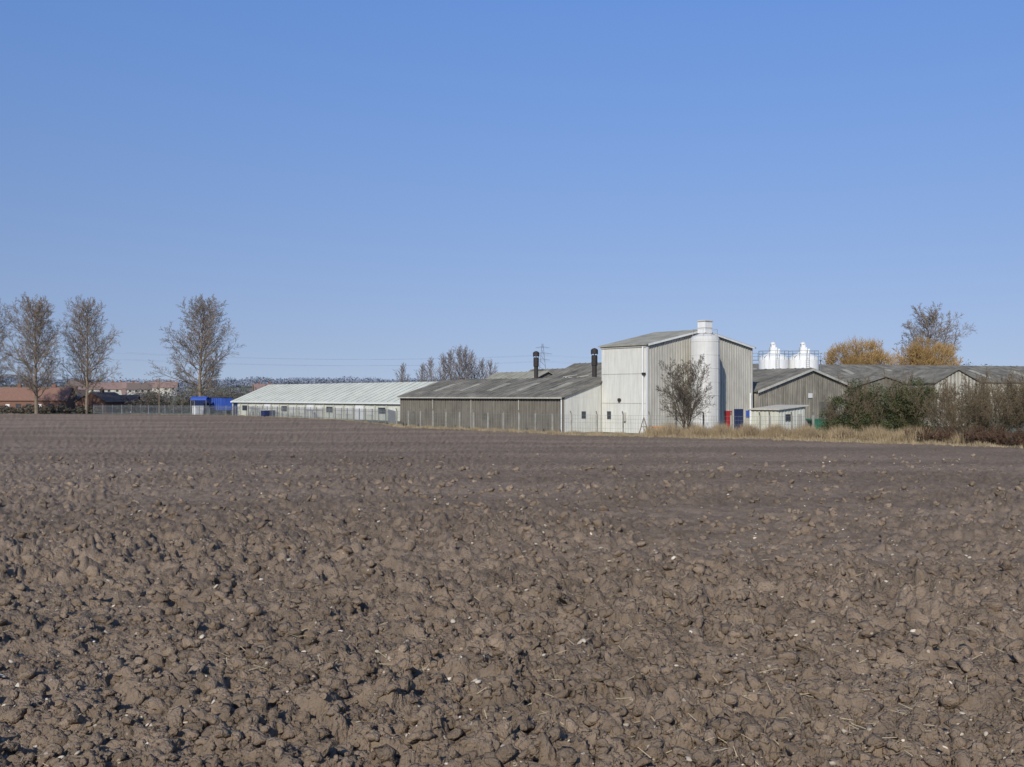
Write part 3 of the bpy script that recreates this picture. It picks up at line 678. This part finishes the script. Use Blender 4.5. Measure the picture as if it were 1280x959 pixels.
def blades(name, pts, dep0, dep1, n, h0, h1, mat, seed, wid=.03):
    g = random.Random(seed); mb = MB(); segs = []
    tot = 0
    for a, b in zip(pts[:-1], pts[1:]): l = math.hypot(b[0] - a[0], b[1] - a[1]); segs.append((a, b, l)); tot += l
    for _ in range(n):
        t = g.uniform(0, tot)
        for a, b, l in segs:
            if t <= l: break
            t -= l
        k = min(1, t / l); x = a[0] + (b[0] - a[0]) * k; y = a[1] + (b[1] - a[1]) * k + g.uniform(dep0, dep1); x += g.uniform(-.3, .3)
        c = .5 + .5 * math.sin(x * 1.9 + y * .8) * math.sin(x * .63 - y * 1.1 + 2)
        h = (h0 + (h1 - h0) * g.random()) * (.45 + .8 * c)
        z = -2.0025 - 0.40 * (1 - math.exp(-max(0, y - 75) * 0.0267 / 0.40)) if y > 75 else -.0267 * y
        z -= .15; an = g.uniform(0, 3.14); w = wid * g.uniform(.7, 1.5); dx, dy = math.cos(an) * w, math.sin(an) * w
        lx, ly = g.gauss(0, .22) * h, g.gauss(0, .22) * h
        mb.v += [(x - dx, y - dy, z), (x + dx, y + dy, z), (x + lx, y + ly, z + h)]; q = len(mb.v); mb.f.append((q - 3, q - 2, q - 1))
    obj(name, mb, mat)
blades('dry_grass_verge', [(-17, 150), (-14.5, 140), (-3.7, 126), (5.4, 112), (16.8, 103), (25.6, 96), (32.5, 86), (36, 76)], -.6, 2.6, 24000, .2, .55, m_straw, 1)
blades('rough_grass_verge', [(-85, 240), (-55.9, 222), (-28, 180), (-17, 150)], -.6, 2.0, 9000, .15, .4, m_reed, 9)
blades('reed_bed', [(14, 105.5), (20, 102.5), (25.6, 98), (31, 91), (35, 84)], 0.0, 7.5, 32000, .7, 1.5, m_reed, 2, .03)
blades('dead_grass_tufts', [(-5, 128), (5.6, 113.5), (16, 105)], 0.5, 6, 8000, .2, .5, m_reed, 4)

def cloud(name, items, mat, tri, seed, per):
    g = random.Random(seed); mb = MB()
    for (x, y, r, h) in items:
        zb = float(terrain(x, y)) - .2
        for k in range(4):
            leaves(mb, g, x + g.uniform(-.4, .4) * r, y + g.uniform(-.4, .4) * r, zb + h * g.uniform(.35, .68), r * g.uniform(.45, .75), r * .6, h * g.uniform(.28, .36), per // 4, tri)
        mb.tube((x, y, zb), (x, y, zb + h * .5), r * .06, r * .04, 4)
    return obj(name, mb, mat)
it = []
for i in range(80):
    d = rnd.uniform(262, 285); it.append((rnd.uniform(-.363, -.28) * d, d, rnd.uniform(1.2, 2.4), rnd.uniform(2.0, 4.2)))
for i in range(70):
    d = rnd.uniform(252, 262); it.append((rnd.uniform(-.518, -.385) * d, d, rnd.uniform(.8, 1.8), rnd.uniform(1.2, 2.6)))
for i in range(45):
    d = rnd.uniform(300, 340); it.append((rnd.uniform(-.503, -.326) * d, d, rnd.uniform(2, 4), rnd.uniform(4, 7.5)))
for i in range(30):
    d = rnd.uniform(300, 360); it.append((rnd.uniform(-.34, -.23) * d, d, rnd.uniform(2.5, 4.5), rnd.uniform(6, 9.0)))
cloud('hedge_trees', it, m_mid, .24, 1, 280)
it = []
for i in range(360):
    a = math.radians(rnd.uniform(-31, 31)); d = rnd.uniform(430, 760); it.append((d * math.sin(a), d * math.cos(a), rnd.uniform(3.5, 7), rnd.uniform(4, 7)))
cloud('woodland', it, M('woodland_haze_tint', (0.195, 0.20, 0.215), (0.155, 0.165, 0.18), .03, 1), .5, 2, 190)  # woodland colour lightened and greyed to paint in haze
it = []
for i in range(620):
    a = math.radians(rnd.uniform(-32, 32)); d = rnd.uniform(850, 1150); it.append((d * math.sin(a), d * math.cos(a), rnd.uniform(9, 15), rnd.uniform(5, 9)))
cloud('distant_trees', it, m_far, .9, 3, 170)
it = []
for i in range(60):
    a = math.radians(rnd.uniform(22.3, 31)); d = rnd.uniform(235, 300); it.append((d * math.sin(a), d * math.cos(a), rnd.uniform(2.5, 4), rnd.uniform(9.5, 12.5)))
cloud('background_trees', it, m_mid, .2, 4, 420)

# pylon and cables
e = empty('electricity_pylon', (17.5, 620, float(terrain(17.5, 620)))); mb = MB()
H = 30 + 1.65 - float(terrain(17.5, 620))
def wz(z): return 3.2 * max(0.0, 1 - z / H) ** 1.1 + .35
lv = [H * k / 9 for k in range(10)]
for a, b in zip(lv[:-1], lv[1:]):
    ca = [(sx * wz(a), sy * wz(a), a) for sx, sy in ((-1, -1), (1, -1), (1, 1), (-1, 1))]; cb = [(sx * wz(b), sy * wz(b), b) for sx, sy in ((-1, -1), (1, -1), (1, 1), (-1, 1))]
    for i in range(4):
        mb.tube(ca[i], cb[i], .11, .11, 4); mb.tube(ca[i], cb[(i + 1) % 4], .06, .06, 3); mb.tube(ca[(i + 1) % 4], cb[i], .06, .06, 3)
arms = []
for z, l in ((H * .68, 4.5), (H * .80, 5.5), (H * .92, 4)):
    for s in (-1, 1): mb.tube((0, 0, z + .8), (s * l, 0, z), .1, .07, 4); mb.tube((0, 0, z), (s * l, 0, z), .1, .07, 4); arms.append((s * l, z))
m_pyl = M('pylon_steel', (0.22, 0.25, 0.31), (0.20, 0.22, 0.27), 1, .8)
obj('lattice', mb, m_pyl, e)
mb = MB()
for (ax, az) in arms[:4]:
    for dx, dy in ((-230, -40), (230, 60)):
        n = 14; pr = None
        for k in range(n + 1):
            t = k / n; p = (ax + dx * t, dy * t, az - .8 - 6 * 4 * t * (1 - t) * .5)
            if pr: mb.tube(pr, p, .025, .025, 3)
            pr = p
obj('cables', mb, m_pyl, e)
for (x, y, h) in ((-85.5, 262, 8.5), (-72, 300, 8)):
    e = empty('telegraph_pole', (x, y, GZ)); mb = MB(); mb.tube((0, 0, 0), (0, 0, h), .15, .11, 8, True); mb.box(0, 0, h - .6, 1.6, .1, .12); mb.box(-.7, 0, h - .48, .08, .08, .2); mb.box(.7, 0, h - .48, .08, .08, .2); obj('pole', mb, m_bark, e)

# ------------------------------------------------------------ light
el = math.radians(31); sv = Vector((-.3 * math.cos(el), -.954 * math.cos(el), math.sin(el))).normalized()
sun = bpy.data.lights.new('sun', 'SUN'); sun.energy = 4.3; sun.angle = math.radians(.5); sun.color = (1, .95, .86)
so = link(bpy.data.objects.new('sun', sun)); so.rotation_euler = sv.to_track_quat('Z', 'Y').to_euler(); so.location = (0, -20, 60)
w = bpy.data.worlds.new('World'); scene.world = w; w.use_nodes = True; nt = w.node_tree; NN = nt.nodes; LL = nt.links
bg = NN['Background']; sk = NN.new('ShaderNodeTexSky'); sk.sky_type = 'NISHITA'; sk.sun_disc = False
sk.sun_elevation = el; sk.sun_rotation = math.atan2(-.3, -.954) % (2 * math.pi); sk.air_density = 1.0; sk.dust_density = .2; sk.ozone_density = 3.0; sk.altitude = 0
# read the sky a little above the true horizon: the day was clear, without the pale horizon band
tc = NN.new('ShaderNodeTexCoord'); sx = NN.new('ShaderNodeSeparateXYZ'); cx = NN.new('ShaderNodeCombineXYZ')
mx = NN.new('ShaderNodeMath'); mx.operation = 'MAXIMUM'; mx.inputs[1].default_value = 0
md = NN.new('ShaderNodeMath'); md.operation = 'MULTIPLY_ADD'; md.inputs[1].default_value = .82; md.inputs[2].default_value = .18
nm = NN.new('ShaderNodeVectorMath'); nm.operation = 'NORMALIZE'
LL.new(tc.outputs['Generated'], sx.inputs[0]); LL.new(sx.outputs[0], cx.inputs[0]); LL.new(sx.outputs[1], cx.inputs[1])
LL.new(sx.outputs[2], mx.inputs[0]); LL.new(mx.outputs[0], md.inputs[0]); LL.new(md.outputs[0], cx.inputs[2]); LL.new(cx.outputs[0], nm.inputs[0]); LL.new(nm.outputs[0], sk.inputs[0])
mr = NN.new('ShaderNodeMapRange'); mr.inputs['From Max'].default_value = .36; LL.new(mx.outputs[0], mr.inputs['Value'])
hz = NN.new('ShaderNodeMix'); hz.data_type = 'RGBA'; hz.inputs['A'].default_value = (1.26, .95, .83, 1); hz.inputs['B'].default_value = (1.03, 1.22, 1.56, 1); LL.new(mr.outputs[0], hz.inputs['Factor'])
tint = NN.new('ShaderNodeMix'); tint.data_type = 'RGBA'; tint.blend_type = 'MULTIPLY'; tint.inputs['Factor'].default_value = 1
LL.new(sk.outputs[0], tint.inputs['A']); LL.new(hz.outputs['Result'], tint.inputs['B']); LL.new(tint.outputs['Result'], bg.inputs[0]); bg.inputs[1].default_value = .112
cam = bpy.data.cameras.new('camera'); cam.lens = 38; cam.sensor_width = 36; cam.clip_end = 8000; cam.clip_start = .05
co = link(bpy.data.objects.new('camera', cam)); co.location = (0, 0, 1.65); co.rotation_euler = (math.radians(90.66), 0, 0)
scene.camera = co
scene.view_settings.view_transform = 'Standard'; scene.view_settings.look = 'None'; scene.view_settings.exposure = 0
